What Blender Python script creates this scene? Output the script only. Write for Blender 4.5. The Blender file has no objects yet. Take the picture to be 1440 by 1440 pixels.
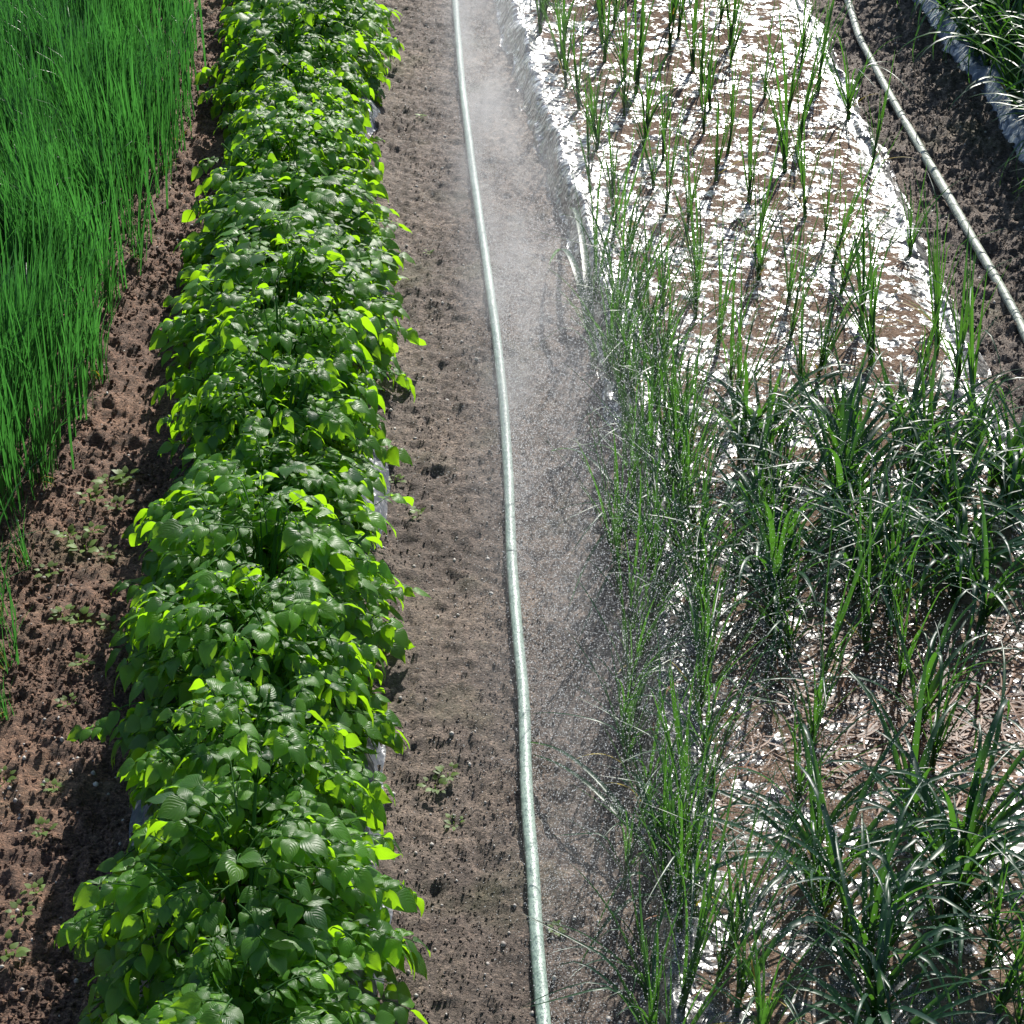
import bpy, math, random
import numpy as np
from mathutils import Vector
random.seed(7); RNG = np.random.default_rng(7)
R = math.radians
C = bpy.context.scene.collection
sc = bpy.context.scene

# ---------------------------------------------------------------- camera
FPX = 2700.0; PITCH = math.atan2(1764, FPX); YAW = R(2.57); CAMH = 2.46
cam = bpy.data.cameras.new('camera'); camo = bpy.data.objects.new('camera', cam); C.objects.link(camo)
camo.location = (0, 0, CAMH)
camo.rotation_euler = (math.pi/2 - PITCH, 0, -YAW)
cam.sensor_width = 36; cam.lens = FPX/1440*36; cam.clip_start = .1; cam.clip_end = 400
sc.camera = camo

# ---------------------------------------------------------------- light
SUN_EL, SUN_AZ = R(36), R(19)
w = bpy.data.worlds.new('World'); sc.world = w; w.use_nodes = True
nt = w.node_tree; bgn = nt.nodes['Background']
sky = nt.nodes.new('ShaderNodeTexSky'); sky.sky_type = 'NISHITA'; sky.sun_disc = False
sky.sun_elevation = SUN_EL; sky.sun_rotation = SUN_AZ; sky.air_density = 1.0; sky.dust_density = .6
nt.links.new(sky.outputs[0], bgn.inputs[0]); bgn.inputs[1].default_value = .085
sl = bpy.data.lights.new('sun', 'SUN'); sl.energy = 5.0; sl.angle = R(.5); sl.color = (1, .955, .88)
so = bpy.data.objects.new('sun', sl); C.objects.link(so)
S = Vector((math.sin(SUN_AZ)*math.cos(SUN_EL), math.cos(SUN_AZ)*math.cos(SUN_EL), math.sin(SUN_EL)))
so.rotation_euler = (-S).to_track_quat('-Z', 'Y').to_euler(); so.location = (2, 6, 6)
sc.view_settings.view_transform = 'Standard'; sc.view_settings.look = 'None'
sc.view_settings.exposure = .8; sc.view_settings.gamma = 1

# ---------------------------------------------------------------- helpers
cp, sp_ = math.cos(PITCH), math.sin(PITCH); cy, sy = math.cos(YAW), math.sin(YAW)
def gp(x, y, z=0.0):
    """ground point seen at a photo pixel, at height z"""
    u = (x-720)/FPX; v = (720-y)/FPX
    f = np.array([sy*cp, cy*cp, -sp_]); r = np.array([cy, -sy, 0]); up = np.array([sy*sp_, cy*sp_, cp])
    d = f + u*r + v*up
    t = (z-CAMH)/d[2]
    return (d[0]*t, d[1]*t)
def edge(pts, z=0.0, lo=1.0, hi=12.0):
    """X as a function of Y through pixel points; straight extrapolation"""
    w_ = sorted([gp(x, y, z)[::-1] for x, y in pts])
    Y = np.array([a[0] for a in w_]); X = np.array([a[1] for a in w_])
    s0 = (X[min(2, len(X)-1)]-X[0])/(Y[min(2, len(X)-1)]-Y[0]); s1 = (X[-1]-X[-3])/(Y[-1]-Y[-3])
    Y = np.concatenate([[lo], Y, [hi]]); X = np.concatenate([[X[0]-s0*.4*(Y[1]-lo)], X, [X[-1]+s1*.4*(hi-Y[-2])]])
    return lambda y: np.interp(y, Y, X)

def hash2(ix, iy, seed):
    h = (ix.astype(np.int64)*374761393 + iy.astype(np.int64)*668265263 + seed*974634777) & 0xffffffff
    h = ((h ^ (h >> 13))*1274126177) & 0xffffffff
    h = (h ^ (h >> 16)) & 0xffffffff
    return h/4294967295.0
def vnoise(x, y, seed=0):
    ix, iy = np.floor(x), np.floor(y); fx, fy = x-ix, y-iy
    fx = fx*fx*(3-2*fx); fy = fy*fy*(3-2*fy)
    a, b = hash2(ix, iy, seed), hash2(ix+1, iy, seed); c, d = hash2(ix, iy+1, seed), hash2(ix+1, iy+1, seed)
    return (a*(1-fx)+b*fx)*(1-fy)+(c*(1-fx)+d*fx)*fy
def fbm(x, y, seed=0, o=4, g=.5):
    s = 0; a = 1; n = 0
    for k in range(o):
        s = s + a*vnoise(x*2**k, y*2**k, seed+k*17); n += a; a *= g
    return s/n
def sstep(a, b, x):
    t = np.clip((x-a)/(b-a), 0, 1); return t*t*(3-2*t)

def mesh(name, V, F, mat, parent=None, smooth=True, uv=None, rnd=None):
    V = np.asarray(V, dtype=np.float32).reshape(-1, 3); F = np.asarray(F, dtype=np.int32); k = F.shape[1]
    me = bpy.data.meshes.new(name)
    me.vertices.add(len(V)); me.vertices.foreach_set('co', V.ravel())
    me.loops.add(F.size); me.loops.foreach_set('vertex_index', F.ravel())
    me.polygons.add(len(F)); me.polygons.foreach_set('loop_start', np.arange(len(F), dtype=np.int32)*k)
    try: me.polygons.foreach_set('loop_total', np.full(len(F), k, dtype=np.int32))
    except Exception: pass
    me.polygons.foreach_set('use_smooth', np.full(len(F), smooth))
    if uv is not None:
        l = me.uv_layers.new(name='UVMap'); l.data.foreach_set('uv', np.asarray(uv, dtype=np.float32)[F.ravel()].ravel())
    if rnd is not None:
        a = me.attributes.new('rnd', 'FLOAT', 'POINT'); a.data.foreach_set('value', np.asarray(rnd, dtype=np.float32))
    me.update(calc_edges=True); me.validate()
    if mat: me.materials.append(mat)
    o = bpy.data.objects.new(name, me); C.objects.link(o)
    if parent: o.parent = parent
    return o
def tag(o, label=None, cat=None, group=None, kind=None):
    if label: o['label'] = label
    if cat: o['category'] = cat
    if group: o['group'] = group
    if kind: o['kind'] = kind
    return o
def empty(name, loc=(0, 0, 0), rz=0):
    o = bpy.data.objects.new(name, None); C.objects.link(o); o.location = loc; o.rotation_euler = (0, 0, rz)
    o.empty_display_size = .05
    return o
def copy_tree(o):
    c = o.copy(); C.objects.link(c)
    for ch in kids[o.name]:
        d = ch.copy(); C.objects.link(d); d.parent = c
    return c
kids = {}

# ---------------------------------------------------------------- materials
def newmat(name):
    m = bpy.data.materials.new(name); m.use_nodes = True; m.node_tree.nodes.clear()
    return m, m.node_tree.nodes, m.node_tree.links
def node(n, t, **k):
    x = n.new(t)
    for a, b in k.items(): setattr(x, a, b)
    return x
def ramp(n, stops):
    r = n.new('ShaderNodeValToRGB'); cr = r.color_ramp
    while len(cr.elements) > 1: cr.elements.remove(cr.elements[-1])
    cr.elements[0].position = stops[0][0]; cr.elements[0].color = (*stops[0][1], 1)
    for p, c in stops[1:]:
        e = cr.elements.new(p); e.color = (*c, 1)
    return r
def noise(n, l, scale, detail=4, rough=.6, vec=None, dist=0):
    x = n.new('ShaderNodeTexNoise'); x.inputs['Scale'].default_value = scale; x.inputs['Detail'].default_value = detail
    x.inputs['Roughness'].default_value = rough; x.inputs['Distortion'].default_value = dist
    if vec: l.new(vec, x.inputs['Vector'])
    return x

def soil_mat():
    m, n, l = newmat('soil')
    geo = n.new('ShaderNodeNewGeometry'); P = geo.outputs['Position']
    b = n.new('ShaderNodeBsdfPrincipled'); out = n.new('ShaderNodeOutputMaterial'); l.new(b.outputs[0], out.inputs[0])
    n1 = noise(n, l, 2.3, 5, .6, P); n2 = noise(n, l, 45, 6, .7, P)
    r1 = ramp(n, [(.3, (.15, .105, .082)), (.5, (.215, .155, .12)), (.7, (.29, .205, .15))]); l.new(n1.outputs[0], r1.inputs[0])
    r2 = ramp(n, [(.3, (.5, .5, .5)), (.52, (1, 1, 1)), (.72, (1.8, 1.75, 1.7))]); l.new(n2.outputs[0], r2.inputs[0])
    mpf = n.new('ShaderNodeMapping'); l.new(P, mpf.inputs[0]); mpf.inputs['Scale'].default_value = (.6, 1.3, 1)
    n5 = noise(n, l, 210, 3, .75, mpf.outputs[0]); r5 = ramp(n, [(.36, (.42, .42, .44)), (.52, (1, 1, 1)), (.66, (2.0, 1.95, 1.9))]); l.new(n5.outputs[0], r5.inputs[0])
    mf = node(n, 'ShaderNodeMix', data_type='RGBA', blend_type='MULTIPLY'); mf.inputs[0].default_value = 1; l.new(r1.outputs[0], mf.inputs[6]); l.new(r5.outputs[0], mf.inputs[7])
    mx = node(n, 'ShaderNodeMix', data_type='RGBA', blend_type='MULTIPLY'); mx.inputs[0].default_value = 1
    sepx = n.new('ShaderNodeSeparateXYZ'); l.new(P, sepx.inputs[0])
    mr = n.new('ShaderNodeMapRange'); l.new(sepx.outputs[0], mr.inputs[0]); mr.inputs[1].default_value = -.75; mr.inputs[2].default_value = -.35
    tn = node(n, 'ShaderNodeMix', data_type='RGBA'); l.new(mr.outputs[0], tn.inputs[0]); tn.inputs[6].default_value = (.80, .66, .58, 1); tn.inputs[7].default_value = (.70, .76, .81, 1)
    mt = node(n, 'ShaderNodeMix', data_type='RGBA', blend_type='MULTIPLY'); mt.inputs[0].default_value = 1; l.new(mf.outputs[2], mt.inputs[6]); l.new(tn.outputs[2], mt.inputs[7])
    l.new(mt.outputs[2], mx.inputs[6]); l.new(r2.outputs[0], mx.inputs[7])
    # algae / moss tint on damp patches
    n3 = noise(n, l, 3.1, 4, .6, P); r3 = ramp(n, [(.56, (0, 0, 0)), (.7, (.45, .45, .45))]); l.new(n3.outputs[0], r3.inputs[0])
    mg = node(n, 'ShaderNodeMix', data_type='RGBA'); l.new(r3.outputs[0], mg.inputs[0]); l.new(mx.outputs[2], mg.inputs[6]); mg.inputs[7].default_value = (.105, .11, .05, 1)
    l.new(mg.outputs[2], b.inputs['Base Color'])
    b.inputs['Roughness'].default_value = .72; b.inputs['Specular IOR Level'].default_value = .35
    bp = n.new('ShaderNodeBump'); bp.inputs['Distance'].default_value = .010; bp.inputs['Strength'].default_value = 1
    n4 = noise(n, l, 150, 5, .75, P); l.new(n4.outputs[0], bp.inputs['Height']); l.new(bp.outputs[0], b.inputs['Normal'])
    return m
M = {}
M['soil'] = soil_mat()

def leaf_mat(name, dark, light, trans, gloss_rough=.38, spec=.5, tmix=.5, veins=False, bumps=25):
    m, n, l = newmat(name)
    at = node(n, 'ShaderNodeAttribute', attribute_name='rnd')
    r = ramp(n, [(0, dark), (1, light)]); l.new(at.outputs['Fac'], r.inputs[0])
    b = n.new('ShaderNodeBsdfPrincipled'); l.new(r.outputs[0], b.inputs['Base Color'])
    b.inputs['Roughness'].default_value = gloss_rough; b.inputs['Specular IOR Level'].default_value = spec
    t = n.new('ShaderNodeBsdfTranslucent')
    tc = ramp(n, [(0, tuple(x*.7 for x in trans)), (1, trans)]); l.new(at.outputs['Fac'], tc.inputs[0]); l.new(tc.outputs[0], t.inputs[0])
    mx = n.new('ShaderNodeMixShader'); mx.inputs[0].default_value = tmix
    l.new(b.outputs[0], mx.inputs[1]); l.new(t.outputs[0], mx.inputs[2])
    out = n.new('ShaderNodeOutputMaterial'); l.new(mx.outputs[0], out.inputs[0])
    bp = n.new('ShaderNodeBump'); bp.inputs['Strength'].default_value = .5; bp.inputs['Distance'].default_value = .004
    if veins:
        uv = n.new('ShaderNodeUVMap'); sep = n.new('ShaderNodeSeparateXYZ'); l.new(uv.outputs[0], sep.inputs[0])
        ab = node(n, 'ShaderNodeMath', operation='ABSOLUTE'); l.new(sep.outputs[0], ab.inputs[0])
        m1 = node(n, 'ShaderNodeMath', operation='MULTIPLY_ADD'); l.new(ab.outputs[0], m1.inputs[0]); m1.inputs[1].default_value = -.55; l.new(sep.outputs[1], m1.inputs[2])
        m2 = node(n, 'ShaderNodeMath', operation='MULTIPLY'); l.new(m1.outputs[0], m2.inputs[0]); m2.inputs[1].default_value = 40
        sn = node(n, 'ShaderNodeMath', operation='SINE'); l.new(m2.outputs[0], sn.inputs[0])
        l.new(sn.outputs[0], bp.inputs['Height']); bp.inputs['Distance'].default_value = .00035
    else:
        geo = n.new('ShaderNodeTexCoord'); nn = noise(n, l, bumps, 2, .5, geo.outputs['Object']); l.new(nn.outputs[0], bp.inputs['Height'])
    l.new(bp.outputs[0], b.inputs['Normal'])
    return m
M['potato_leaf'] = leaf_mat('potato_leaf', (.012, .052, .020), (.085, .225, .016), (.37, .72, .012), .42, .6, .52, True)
M['potato_stem'] = leaf_mat('potato_stem', (.03, .10, .02), (.05, .14, .03), (.2, .4, .03), .6, .2, .3)
M['onion_leaf'] = leaf_mat('onion_leaf', (.010, .042, .030), (.026, .078, .036), (.10, .29, .022), .40, .55, .36)
M['chive_leaf'] = leaf_mat('chive_leaf', (.016, .060, .024), (.055, .15, .035), (.075, .32, .045), .34, .55, .42)
M['young_leaf'] = leaf_mat('young_leaf', (.04, .09, .02), (.06, .14, .03), (.2, .45, .03), .4, .4, .4)
M['dry_leaf'] = leaf_mat('dry_leaf', (.05, .02, .010), (.24, .10, .04), (.25, .10, .03), .5, .4, .3)
M['yellow_leaf'] = leaf_mat('yellow_leaf', (.28, .22, .03), (.4, .3, .05), (.5, .4, .03), .5, .4, .4)
M['weed_leaf'] = leaf_mat('weed_leaf', (.08, .13, .03), (.14, .22, .05), (.3, .5, .04), .5, .3, .4)

def film_mat(name, tint, opacity, rough, bump, fres=1.0, mud=.5, body=(.42, .42, .44)):
    """thin clear mulch film: shows the soil under it, wrinkled, beaded with water and splashed with mud"""
    m, n, l = newmat(name)
    geo = n.new('ShaderNodeNewGeometry'); P = geo.outputs['Position']
    mp = n.new('ShaderNodeMapping'); l.new(P, mp.inputs[0]); mp.inputs['Scale'].default_value = (.95, 1.0, 1)
    w1 = noise(n, l, 7, 2, .5, mp.outputs[0], .6)
    w2 = noise(n, l, 30, 1.5, .5, mp.outputs[0], .5)
    vo = n.new('ShaderNodeTexVoronoi'); vo.inputs['Scale'].default_value = 48; l.new(P, vo.inputs['Vector'])
    b1 = n.new('ShaderNodeBump'); b1.inputs['Distance'].default_value = .055*bump; b1.inputs['Strength'].default_value = 1; l.new(w1.outputs[0], b1.inputs['Height'])
    b2 = n.new('ShaderNodeBump'); b2.inputs['Distance'].default_value = .020*bump; b2.inputs['Strength'].default_value = 1; l.new(w2.outputs[0], b2.inputs['Height']); l.new(b1.outputs[0], b2.inputs['Normal'])
    b3 = n.new('ShaderNodeBump'); b3.invert = True; b3.inputs['Distance'].default_value = .0045*bump; b3.inputs['Strength'].default_value = 1; l.new(vo.outputs['Distance'], b3.inputs['Height']); l.new(b2.outputs[0], b3.inputs['Normal'])
    tr = n.new('ShaderNodeBsdfTransparent'); tr.inputs[0].default_value = (*tint, 1)
    df = n.new('ShaderNodeBsdfDiffuse'); df.inputs[0].default_value = (*body, 1)
    m1 = n.new('ShaderNodeMixShader'); m1.inputs[0].default_value = opacity; l.new(tr.outputs[0], m1.inputs[1]); l.new(df.outputs[0], m1.inputs[2])
    gl = n.new('ShaderNodeBsdfGlossy'); gl.inputs['Roughness'].default_value = rough; l.new(b3.outputs[0], gl.inputs['Normal'])
    fr = n.new('ShaderNodeFresnel'); fr.inputs[0].default_value = 1.5; l.new(b2.outputs[0], fr.inputs['Normal'])
    # splashed mud: dull brown film of soil lying in patches on the sheet
    mm = n.new('ShaderNodeMapping'); l.new(P, mm.inputs[0]); mm.inputs['Scale'].default_value = (.9, 1.05, 1)
    k1 = noise(n, l, 19, 5, .72, mm.outputs[0], .4)
    ea = node(n, 'ShaderNodeAttribute', attribute_name='rnd'); ke = node(n, 'ShaderNodeMath', operation='MULTIPLY_ADD'); l.new(ea.outputs['Fac'], ke.inputs[0]); ke.inputs[1].default_value = -.16; l.new(k1.outputs[0], ke.inputs[2])
    kr = ramp(n, [(mud-.02, (0, 0, 0)), (mud+.02, (1, 1, 1))]); l.new(ke.outputs[0], kr.inputs[0])
    c1 = noise(n, l, 110, 4, .7, P); cr = ramp(n, [(.3, (.10, .07, .055)), (.7, (.30, .215, .16))]); l.new(c1.outputs[0], cr.inputs[0])
    so_ = n.new('ShaderNodeBsdfDiffuse'); l.new(cr.outputs[0], so_.inputs[0])
    bs = n.new('ShaderNodeBump'); bs.inputs['Distance'].default_value = .014; l.new(c1.outputs[0], bs.inputs['Height']); l.new(bs.outputs[0], so_.inputs['Normal'])
    mu = node(n, 'ShaderNodeMath', operation='MULTIPLY', use_clamp=True); l.new(fr.outputs[0], mu.inputs[0]); mu.inputs[1].default_value = 1.7*fres
    m2 = n.new('ShaderNodeMixShader'); l.new(mu.outputs[0], m2.inputs[0]); l.new(m1.outputs[0], m2.inputs[1]); l.new(gl.outputs[0], m2.inputs[2])
    m3 = n.new('ShaderNodeMixShader'); l.new(kr.outputs[0], m3.inputs[0]); l.new(m2.outputs[0], m3.inputs[1]); l.new(so_.outputs[0], m3.inputs[2])
    out = n.new('ShaderNodeOutputMaterial'); l.new(m3.outputs[0], out.inputs[0])
    return m
M['film'] = film_mat('wet_clear_film', (.85, .83, .82), .08, .30, .80, 1.35, .485)
M['film_grey'] = film_mat('grey_film', (.6, .63, .7), .45, .34, .8, .35, .5, (.2, .22, .26))
M['film_shaded'] = film_mat('shade_toned_film', (.3, .33, .4), .8, .34, .6, 1.0, .60, (.09, .12, .19))  # shade of the corner plants put into a darker, bluer film body

def simple(name, col, rough, spec=.5, sub=None, bump=None):
    m, n, l = newmat(name); b = n.new('ShaderNodeBsdfPrincipled'); out = n.new('ShaderNodeOutputMaterial'); l.new(b.outputs[0], out.inputs[0])
    b.inputs['Base Color'].default_value = (*col, 1); b.inputs['Roughness'].default_value = rough; b.inputs['Specular IOR Level'].default_value = spec
    geo = n.new('ShaderNodeTexCoord')
    if sub:
        nn = noise(n, l, sub[0], 4, .6, geo.outputs['Object']); r = ramp(n, [(.35, sub[1]), (.65, col)]); l.new(nn.outputs[0], r.inputs[0]); l.new(r.outputs[0], b.inputs['Base Color'])
    if bump:
        nn = noise(n, l, bump[0], 3, .6, geo.outputs['Object']); bp = n.new('ShaderNodeBump'); bp.inputs['Distance'].default_value = bump[1]; l.new(nn.outputs[0], bp.inputs['Height']); l.new(bp.outputs[0], b.inputs['Normal'])
    return m
M['hose'] = simple('hose_plastic', (.35, .45, .39), .46, .5, (60, (.24, .33, .28)), (22, .004))
M['hose_old'] = simple('hose_dusty', (.34, .38, .32), .5, .4, (45, (.18, .21, .17)), (40, .003))
M['ring'] = simple('hose_ring', (.10, .12, .11), .5)
M['pebble'] = simple('pebble', (.5, .47, .43), .6, .5, (60, (.25, .22, .2)))
m, n, l = newmat('water_drop')
t = n.new('ShaderNodeBsdfTranslucent'); t.inputs[0].default_value = (.95, .97, 1, 1)
d = n.new('ShaderNodeBsdfGlossy'); d.inputs['Roughness'].default_value = .45; d.inputs[0].default_value = (.9, .92, .95, 1)
tp = n.new('ShaderNodeBsdfTransparent')
x1 = n.new('ShaderNodeMixShader'); x1.inputs[0].default_value = .12; l.new(t.outputs[0], x1.inputs[1]); l.new(d.outputs[0], x1.inputs[2])
x2 = n.new('ShaderNodeMixShader'); x2.inputs[0].default_value = .5; l.new(x1.outputs[0], x2.inputs[1]); l.new(tp.outputs[0], x2.inputs[2])
o_ = n.new('ShaderNodeOutputMaterial'); l.new(x2.outputs[0], o_.inputs[0]); M['drop'] = m

# ---------------------------------------------------------------- layout curves (photo pixel -> ground)
hose_px = [(640, 0), (650, 120), (665, 240), (683, 360), (697, 460), (708, 560), (716, 680), (719, 780), (727, 880), (737, 980), (739, 1060), (741, 1130), (750, 1220), (753, 1300), (760, 1380), (765, 1440)]
hoseX = edge(hose_px, .02)
hose2_px = [(1190, 0), (1208, 60), (1245, 130), (1285, 200), (1325, 270), (1362, 335), (1397, 395), (1425, 445), (1450, 500)]
hose2X = edge(hose2_px, .0)
bedL = edge([(700, 0), (742, 130), (790, 290), (825, 400), (862, 520), (885, 620), (905, 900), (915, 1100), (922, 1300), (928, 1440)])
bedR = edge([(1128, 0), (1195, 140), (1262, 290), (1325, 420), (1385, 560), (1445, 690)])
chiveE = edge([(262, 0), (250, 130), (222, 270), (190, 370), (150, 440), (120, 580), (60, 660), (20, 745), (-30, 840), (-60, 1000)])
potC = edge([(425, 0), (425, 200), (400, 400), (385, 600), (370, 800), (350, 1000), (350, 1200), (335, 1440)], .22)
potL = edge([(300, 0), (305, 180), (240, 390), (240, 560), (205, 680), (175, 830), (140, 980), (150, 1150), (100, 1320), (80, 1440)], .2)
potR = edge([(550, 0), (542, 110), (535, 200), (565, 300), (572, 420), (545, 600), (545, 720), (572, 920), (565, 1040), (595, 1200), (600, 1300), (590, 1440)], .2)
bed2L = edge([(1300, 0), (1345, 60), (1395, 130), (1440, 200)])

BEDH = .06
def ground_h(X, Y, rough=True):
    l1, r1 = bedL(Y), bedR(Y)
    h = BEDH*sstep(-.03, .04, X-l1)*sstep(-.03, .15, r1-X)
    l2 = bed2L(Y); h = h + .17*sstep(-.03, .15, X-l2)
    pc = potC(Y); h = h + .07*(1-sstep(.12, .30, np.abs(X-pc)))
    ce = chiveE(Y); h = h + .03*(1-sstep(-.10, .10, X-ce))
    if rough:
        onfilm = sstep(-.0, .06, X-l1)*sstep(0, .06, r1-X)
        k = 1-.8*onfilm
        n1 = fbm(X*4, Y*4, 1, 3)-.5
        n2 = fbm(X*17, Y*19, 5, 3)-.5
        n3 = np.abs(fbm(X*38, Y*38, 9, 3)-.5)*2
        mid = np.exp(-((X-hoseX(Y))/.33)**2)     # trodden path is flatter
        n4 = fbm(X*75, Y*75, 23, 2)-.5
        h = h + .035*n1*k + .034*n2*k*(1-.55*mid) + .034*(fbm(X*38, Y*38, 9, 3)-.5)*k*(1-.45*mid) + .016*n4*k*(1-.25*mid)
    return h

def axis(a, b, s, ext, grow=1.35):
    c = list(np.arange(a, b, s)); st = s; x = b
    hi = []
    while x < ext[1]: hi.append(x); st *= grow; x += st
    hi.append(ext[1]); st = s; x = a; lo = []
    while x > ext[0]: st *= grow; x -= st; lo.append(max(x, ext[0]))
    return np.array(sorted(set(lo))+c+hi)
gx = axis(-2.0, 2.4, .0068, (-60, 60)); gy = axis(1.95, 8.3, .0085, (-20, 120))
GX, GY = np.meshgrid(gx, gy)
GZ = ground_h(GX, GY)
far = sstep(9, 14, GY)
nx, ny = len(gx), len(gy)
idx = np.arange(nx*ny).reshape(ny, nx)
F = np.stack([idx[:-1, :-1], idx[:-1, 1:], idx[1:, 1:], idx[1:, :-1]], -1).reshape(-1, 4)
tag(mesh('ground', np.stack([GX, GY, GZ], -1), F, M['soil']), kind='structure')

# ---------------------------------------------------------------- film sheets
def film(name, lf, rf, y0, y1, mat, off, ns, st, wr, seed, overhang=.03):
    ys = np.arange(y0, y1, st); s = np.linspace(0, 1, ns)
    Yg, Sg = np.meshgrid(ys, s, indexing='ij')
    wig = (fbm(Yg*5, Sg*0+3, seed+3, 3)-.5)*.06
    Lx = lf(Yg)-overhang+wig*(1-Sg); Rx = rf(Yg)+overhang+(fbm(Yg*5, Sg*0+9, seed+4, 3)-.5)*.06*Sg
    Xg = Lx+(Rx-Lx)*Sg
    Z = ground_h(Xg, Yg, False)
    # tension wrinkles: across the bed in the middle, lengthways bunching along the edges
    e = 1-np.clip(np.minimum(Xg-Lx, Rx-Xg)/.16, 0, 1)
    Z = Z+off+wr*((fbm(Xg*11, Yg*13, seed, 4)-.5)*.9*(1-e)+(fbm(Xg*46, Yg*7, seed+1, 3)-.5)*1.8*e)
    dd = np.minimum(Xg-Lx, Rx-Xg); Z = Z+.022*np.exp(-((dd-.05)/.022)**2)*(.5+fbm(Yg*6, Xg*2, seed+8, 2))
    hem = np.minimum(Xg-Lx, Rx-Xg) < .012
    Z = np.where(hem, Z-off*.9, Z)
    a, b = Yg.shape; I = np.arange(a*b).reshape(a, b)
    Fq = np.stack([I[:-1, :-1], I[:-1, 1:], I[1:, 1:], I[1:, :-1]], -1).reshape(-1, 4)
    return mesh(name, np.stack([Xg, Yg, Z], -1), Fq, mat, rnd=np.clip(e*1.6, 0, 1).ravel())
tag(film('mulch_film', bedL, bedR, 1.9, 8.4, M['film'], .020, 150, .012, .020, 31), 'wet clear plastic mulch film glaring white in the sun under the sparse onions', 'mulch film')
tag(film('mulch_film', lambda y: potC(y)-.19, lambda y: potC(y)+.185+.035*np.sin(y*5.3), 1.9, 8.4, M['film_grey'], .016, 60, .014, .03, 57), 'crumpled grey mulch film mostly hidden under the leafy potato row', 'mulch film')
tag(film('mulch_film', lambda y: bed2L(y)-.02, lambda y: bed2L(y)+1.1, 3.9, 8.8, M['film_shaded'], .022, 120, .014, .022, 77), 'shaded bluish mulch film on the bed edge in the top right corner', 'mulch film')

# ---------------------------------------------------------------- blades
def blades(base, az, th0, bend, length, width, seg=8, pw=1.6, fold=.35, kink=None, twist=0):
    """tapering folded leaf blades. returns V,F,rnd"""
    N = len(az); t = np.linspace(0, 1, seg+1)
    th = th0[:, None]+bend[:, None]*t[None, :]**pw
    if kink is not None:      # a leaf that has folded over at a point along its length
        kt, ka = kink
        th = th+ka[:, None]*sstep(kt[:, None]-.06, kt[:, None]+.06, t[None, :])
    ds = (length/seg)[:, None]
    tm = (th[:, 1:]+th[:, :-1])/2
    r = np.concatenate([np.zeros((N, 1)), np.cumsum(np.sin(tm)*ds, 1)], 1)
    z = np.concatenate([np.zeros((N, 1)), np.cumsum(np.cos(tm)*ds, 1)], 1)
    azw = az[:, None]+twist*t[None, :]*(RNG.random(N)[:, None]-.5)
    ca, sa = np.cos(azw), np.sin(azw)
    P = np.stack([base[:, 0:1]+r*ca, base[:, 1:2]+r*sa, base[:, 2:3]+z], -1)
    side = np.stack([-sa, ca, np.zeros_like(sa)], -1)
    nrm = np.stack([-np.cos(th)*ca, -np.cos(th)*sa, np.sin(th)], -1)
    wprof = np.minimum(1, (1-t)**.6*1.25)*(.75+.25*np.minimum(1, t*4)); wprof[-1] = .02
    hw = (width[:, None]*wprof[None, :]/2)[..., None]
    A = P-side*hw+nrm*hw*fold; B = P; Cc = P+side*hw+nrm*hw*fold
    V = np.stack([A, B, Cc], 2)      # N, seg+1, 3, 3
    I = np.arange(N*(seg+1)*3).reshape(N, seg+1, 3)
    Fq = np.stack([I[:, :-1, :-1], I[:, :-1, 1:], I[:, 1:, 1:], I[:, 1:, :-1]], -1).reshape(-1, 4)
    rn = np.repeat(RNG.random(N), (seg+1)*3)
    return V.reshape(-1, 3), Fq, rn
def merge(*parts):
    Vs, Fs, Rs, o = [], [], [], 0
    for V, F_, r in parts:
        Vs.append(V); Fs.append(F_+o); Rs.append(r); o += len(V)
    return np.concatenate(Vs), np.concatenate(Fs), np.concatenate(Rs)
U = lambda a, b, n: RNG.uniform(a, b, n)
def tube(pts, rad, k=6):
    pts = np.asarray(pts, float); n_ = len(pts); rad = np.broadcast_to(np.asarray(rad, float), (n_,))
    T = np.gradient(pts, axis=0); T /= np.linalg.norm(T, axis=1)[:, None]+1e-9
    ref = np.where(np.abs(T[:, 2:3]) > .9, np.array([[1., 0, 0]]), np.array([[0, 0, 1.]]))
    a = np.cross(T, ref); a /= np.linalg.norm(a, axis=1)[:, None]+1e-9; b = np.cross(a, T)
    ph = np.linspace(0, 2*np.pi, k, endpoint=False)
    V = pts[:, None]+rad[:, None, None]*(np.cos(ph)[None, :, None]*a[:, None]+np.sin(ph)[None, :, None]*b[:, None])
    I = np.arange(n_*k).reshape(n_, k); J = np.roll(I, -1, 1)
    Fq = np.stack([I[:-1], J[:-1], J[1:], I[1:]], -1).reshape(-1, 4)
    return V.reshape(-1, 3), Fq, np.full(n_*k, .5)

# ---------------------------------------------------------------- potato plants
def leaflet_template():
    vs = np.linspace(0, 1, 8); us = np.linspace(-1, 1, 5)
    Ug, Vg = np.meshgrid(us, vs)
    wd = .56*np.sin(np.pi*np.clip(Vg, 0, 1)**.74)**.9*(1-.30*Vg)
    wd[0] = .03; wd[-1] = .01
    X = Ug*wd*.74; Y = Vg
    Z = .20*np.abs(Ug)*wd*1.2 - .04*Vg - .34*Vg**2.6 - .10*(np.abs(Ug)**3)*wd*2 + .03*np.sin(Vg*9)*np.abs(Ug)
    I = np.arange(40).reshape(8, 5)
    Fq = np.stack([I[:-1, :-1], I[:-1, 1:], I[1:, 1:], I[1:, :-1]], -1).reshape(-1, 4)
    return np.stack([X, Y, Z], -1).reshape(-1, 3), Fq, np.stack([Ug, Vg], -1).reshape(-1, 2)
LT, LF, LUV = leaflet_template()
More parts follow.
